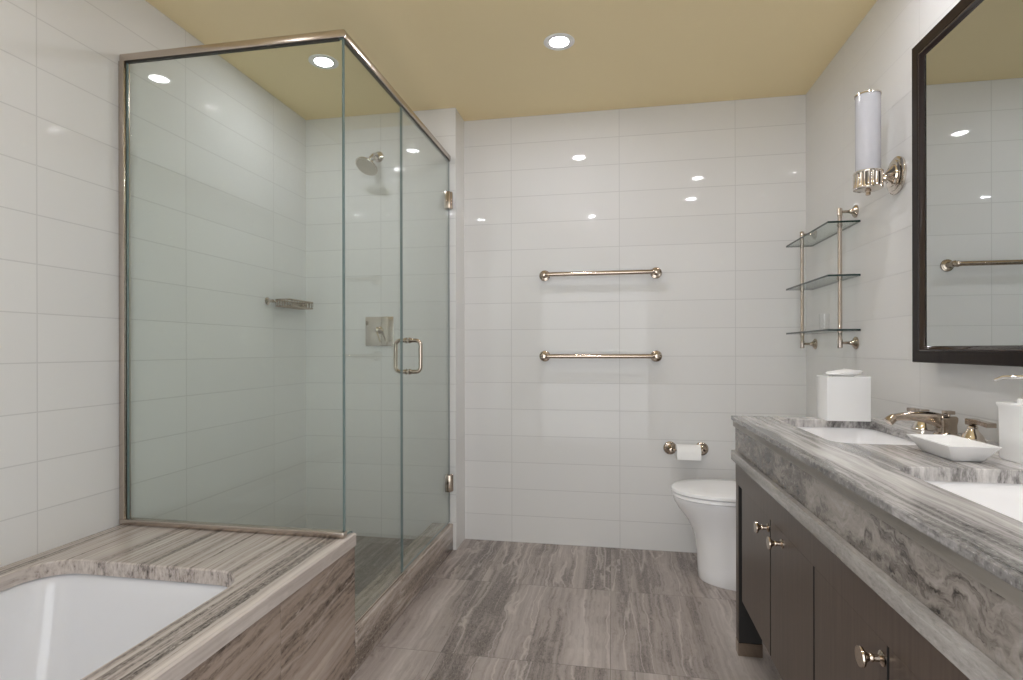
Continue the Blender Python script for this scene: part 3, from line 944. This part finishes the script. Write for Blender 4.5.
tag(ts.build('tissue', PAPER, tb, smooth=60), 'folded white tissue showing at the top')

ds = MB()
ou = ((0.730, 0.787, 1.362, 1.484, 0.004, CT + 0.0005), (0.727, 0.790, 1.358, 1.489, 0.005, CT + 0.003), (0.716, 0.799, 1.342, 1.500, 0.004, CT + 0.022), (0.706, 0.808, 1.332, 1.508, 0.003, CT + 0.0365),
      (0.7065, 0.8075, 1.3325, 1.5075, 0.003, CT + 0.0375), (0.7095, 0.8045, 1.3355, 1.5045, 0.003, CT + 0.0373), (0.720, 0.795, 1.346, 1.496, 0.004, CT + 0.021), (0.730, 0.786, 1.362, 1.482, 0.005, CT + 0.0065), (0.740, 0.777, 1.38, 1.474, 0.005, CT + 0.0055))
ds.rings([rr3(a, b_, c, d, r, z, 3) for a, b_, c, d, r, z in ou])
tag(ds.build('soap_dish', WHITE_LAC, None, smooth=40), 'white flared rectangular soap dish on the counter between the two sinks', 'soap dish')

so = thing('soap_dispenser', (0.890, 1.379, CT), 'white square soap dispenser with chrome pump beside the soap dish', 'soap dispenser')
bo = MB()
bo.rings([rr3(0.850 + g, 0.932 - g, 1.338 + g, 1.420 - g, 0.006, z, 3) for g, z in ((0.002, CT + 0.0005), (0.0005, CT + 0.004), (0.0, CT + 0.060), (-0.001, CT + 0.116), (-0.004, CT + 0.120), (-0.004, CT + 0.125), (-0.002, CT + 0.1265))])
bo.build('bottle', WHITE_LAC, so, smooth=40)
MB().lathe((0.890, 1.379, CT + 0.1265), (0, 0, 1), [(0, 0.024), (0.007, 0.024), (0.010, 0.021), (0.011, 0.0)], 28).build('cap', WHITE_LAC, so)
pu = MB()
pu.lathe((0.890, 1.379, CT + 0.1375), (0, 0, 1), [(0, 0.010), (0.006, 0.010), (0.008, 0.006), (0.026, 0.006), (0.028, 0.010), (0.042, 0.010), (0.044, 0.006), (0.0445, 0)], 22)
pu.tube([(0.890, 1.379, CT + 0.181), (0.874, 1.390, CT + 0.183), (0.854, 1.407, CT + 0.182), (0.843, 1.417, CT + 0.174)], [0.0055, 0.0048, 0.0042, 0.0036], 12)
tag(pu.build('pump', CHROME, so), 'chrome pump with a side spout')

# ------------------------------------------------------------------ mirror cabinet on the right wall
MX, MG = 0.935, 0.947
my0, my1, mz0, mz1, fw = 1.428, 1.958, 1.063, 2.056, 0.050
mi_ = thing('mirror', (0.967, 1.69, mz0), 'tall mirror in a dark brown wood frame on the right wall above the counter', 'mirror')
def frame_ring(pars):
    """pars: (inset, x) cross-section swept round the rectangle"""
    loops = []
    for ins, x in pars:
        a, b_, c, d = my0 + ins, my1 - ins, mz0 + ins, mz1 - ins
        loops.append([(x, a, c), (x, b_, c), (x, b_, d), (x, a, d)])
    return loops
fr = MB()
L = frame_ring([(0.0, XR - 0.001), (0.0, MX + 0.002), (0.002, MX), (fw - 0.0165, MX), (fw - 0.0155, MX + 0.002)])
fr.rings(L, cap0=False, cap1=False)
fr_o = fr.build('frame', FRAME_WOOD, mi_, smooth=30)
lip = MB()
lip.rings(frame_ring([(fw - 0.0154, MX + 0.006), (fw - 0.015, MX + 0.0015), (fw - 0.012, MX + 0.0005), (fw - 0.009, MX + 0.002), (fw - 0.0085, MX + 0.006), (fw, MG - 0.0008), (fw + 0.0005, MG + 0.002)]), cap0=False, cap1=False)
lip.build('inner_lip', plain('frame_lip', (0.030, 0.020, 0.018), rough=0.12, noise=0.05), mi_, smooth=60)
MB().box(MG, XR - 0.002, my0 + fw - 0.010, my1 - fw + 0.010, mz0 + fw - 0.010, mz1 - fw + 0.010).build('mirror_glass', MIRROR, mi_, smooth=0)

# ------------------------------------------------------------------ sconce
SX, SY = 0.905, 2.19
sc_ = thing('wall_sconce', (SX, SY, 1.66), 'nickel wall sconce with a tall white glass cylinder beside the mirror', 'wall lamp')
MB().lathe((XR - 0.0005, SY, 1.722), (-1, 0, 0), [(0, 0.066), (0.006, 0.066), (0.009, 0.062), (0.010, 0.054), (0.014, 0.053), (0.016, 0.048), (0.017, 0.040), (0.022, 0.038), (0.025, 0.028), (0.032, 0.018),
                                                 (0.040, 0.012), (0.041, 0)], 48).build('wall_plate', NICKEL, sc_)
MB().lathe((XR - 0.036, SY, 1.716), (SX + 0.050 - XR + 0.036, 0, 0), [(0, 0.012), (0.006, 0.014), (0.014, 0.010), (0.026, 0.0075)], 24).build('arm', NICKEL, sc_)
cup = MB()
cup.lathe((SX, SY, 1.674), (0, 0, 1), [(0, 0.0), (0.0005, 0.010), (0.002, 0.040), (0.004, 0.046), (0.008, 0.0465), (0.012, 0.0415), (0.056, 0.0415), (0.060, 0.047), (0.064, 0.0475), (0.066, 0.046), (0.066, 0.0425), (0.058, 0.040)],
          160, ribs=20, rib=0.0050, rib_range=(5, 6))
cp = cup.build('cup', NICKEL, sc_, smooth=40)
MB().lathe((SX, SY, 1.6742), (0, 0, -1), [(0, 0.010), (0.004, 0.010), (0.006, 0.008), (0.016, 0.008), (0.018, 0.006), (0.0185, 0)], 6).build('finial', NICKEL_DARK, cp)
MB().lathe((SX, SY, 1.735), (0, 0, 1), [(0.0, 0.0395), (0.279, 0.0395), (0.279, 0.036), (0.003, 0.036), (0.002, 0.0)], 48).build('glass_shade', OPAL, sc_)
MB().lathe((SX, SY, 2.012), (0, 0, 1), [(0, 0.0400), (0.0005, 0.0425), (0.005, 0.0425), (0.0055, 0.0400), (0.0055, 0.0370), (0.0025, 0.0365)], 48).build('top_ring', NICKEL, sc_)

# ------------------------------------------------------------------ glass shelf rack on the right wall
PX = 0.9375
ra = thing('shelf_rack', (0.95, 2.77, 1.10), 'three-tier glass shelf rack on nickel posts on the right wall', 'shelf')
for y in (2.530, 3.000):
    p = MB().lathe((PX, y, 1.108), (0, 0, 1), [(0, 0.007), (0.001, 0.0095), (0.004, 0.010), (0.036, 0.010), (0.040, 0.0085), (0.552, 0.0085), (0.554, 0.0100), (0.582, 0.0100), (0.585, 0.0085), (0.586, 0.0)], 24)
    po = p.build('post', NICKEL_SATIN, ra)
    for z in (1.130, 1.678):
        MB().lathe((XR - 0.0005, y, z), (-1, 0, 0), [(0, 0.0265), (0.004, 0.0265), (0.006, 0.023), (0.009, 0.021), (0.012, 0.014), (0.020, 0.009), (0.030, 0.006), (0.0535, 0.0055)], 28,
                   ).build('bracket', NICKEL_DARK, po)
for z in (1.183, 1.408, 1.628):
    s = MB()
    s.box(0.876, XR - 0.001, 2.486, 3.048, z - 0.004, z + 0.004)
    so_ = s.build('glass_shelf', [SHELF_GLASS, SHELF_EDGE], ra, smooth=0)
    for pl in so_.data.polygons:
        if abs(pl.normal.z) < 0.5:
            pl.material_index = 1
    for y in (2.530, 3.000):
        c = MB()
        c.lathe((PX, y, z - 0.010), (0, 0, 1), [(0, 0.0088), (0.0005, 0.0108), (0.005, 0.0108), (0.0055, 0.0088)], 20)
        c.build('shelf_collar', NICKEL_SATIN, so_)

gl = thing('tumbler', (0.905, 2.61, 1.187), 'small clear glass standing on the lowest glass shelf', 'glass')
g_ = MB()
g_.lathe((0.905, 2.61, 1.1873), (0, 0, 1), [(0, 0.0), (0.0002, 0.017), (0.003, 0.019), (0.070, 0.021), (0.0706, 0.0204), (0.070, 0.0198), (0.005, 0.0178), (0.004, 0.0)], 32)
g_.build('glass_wall', CLEAR, gl)
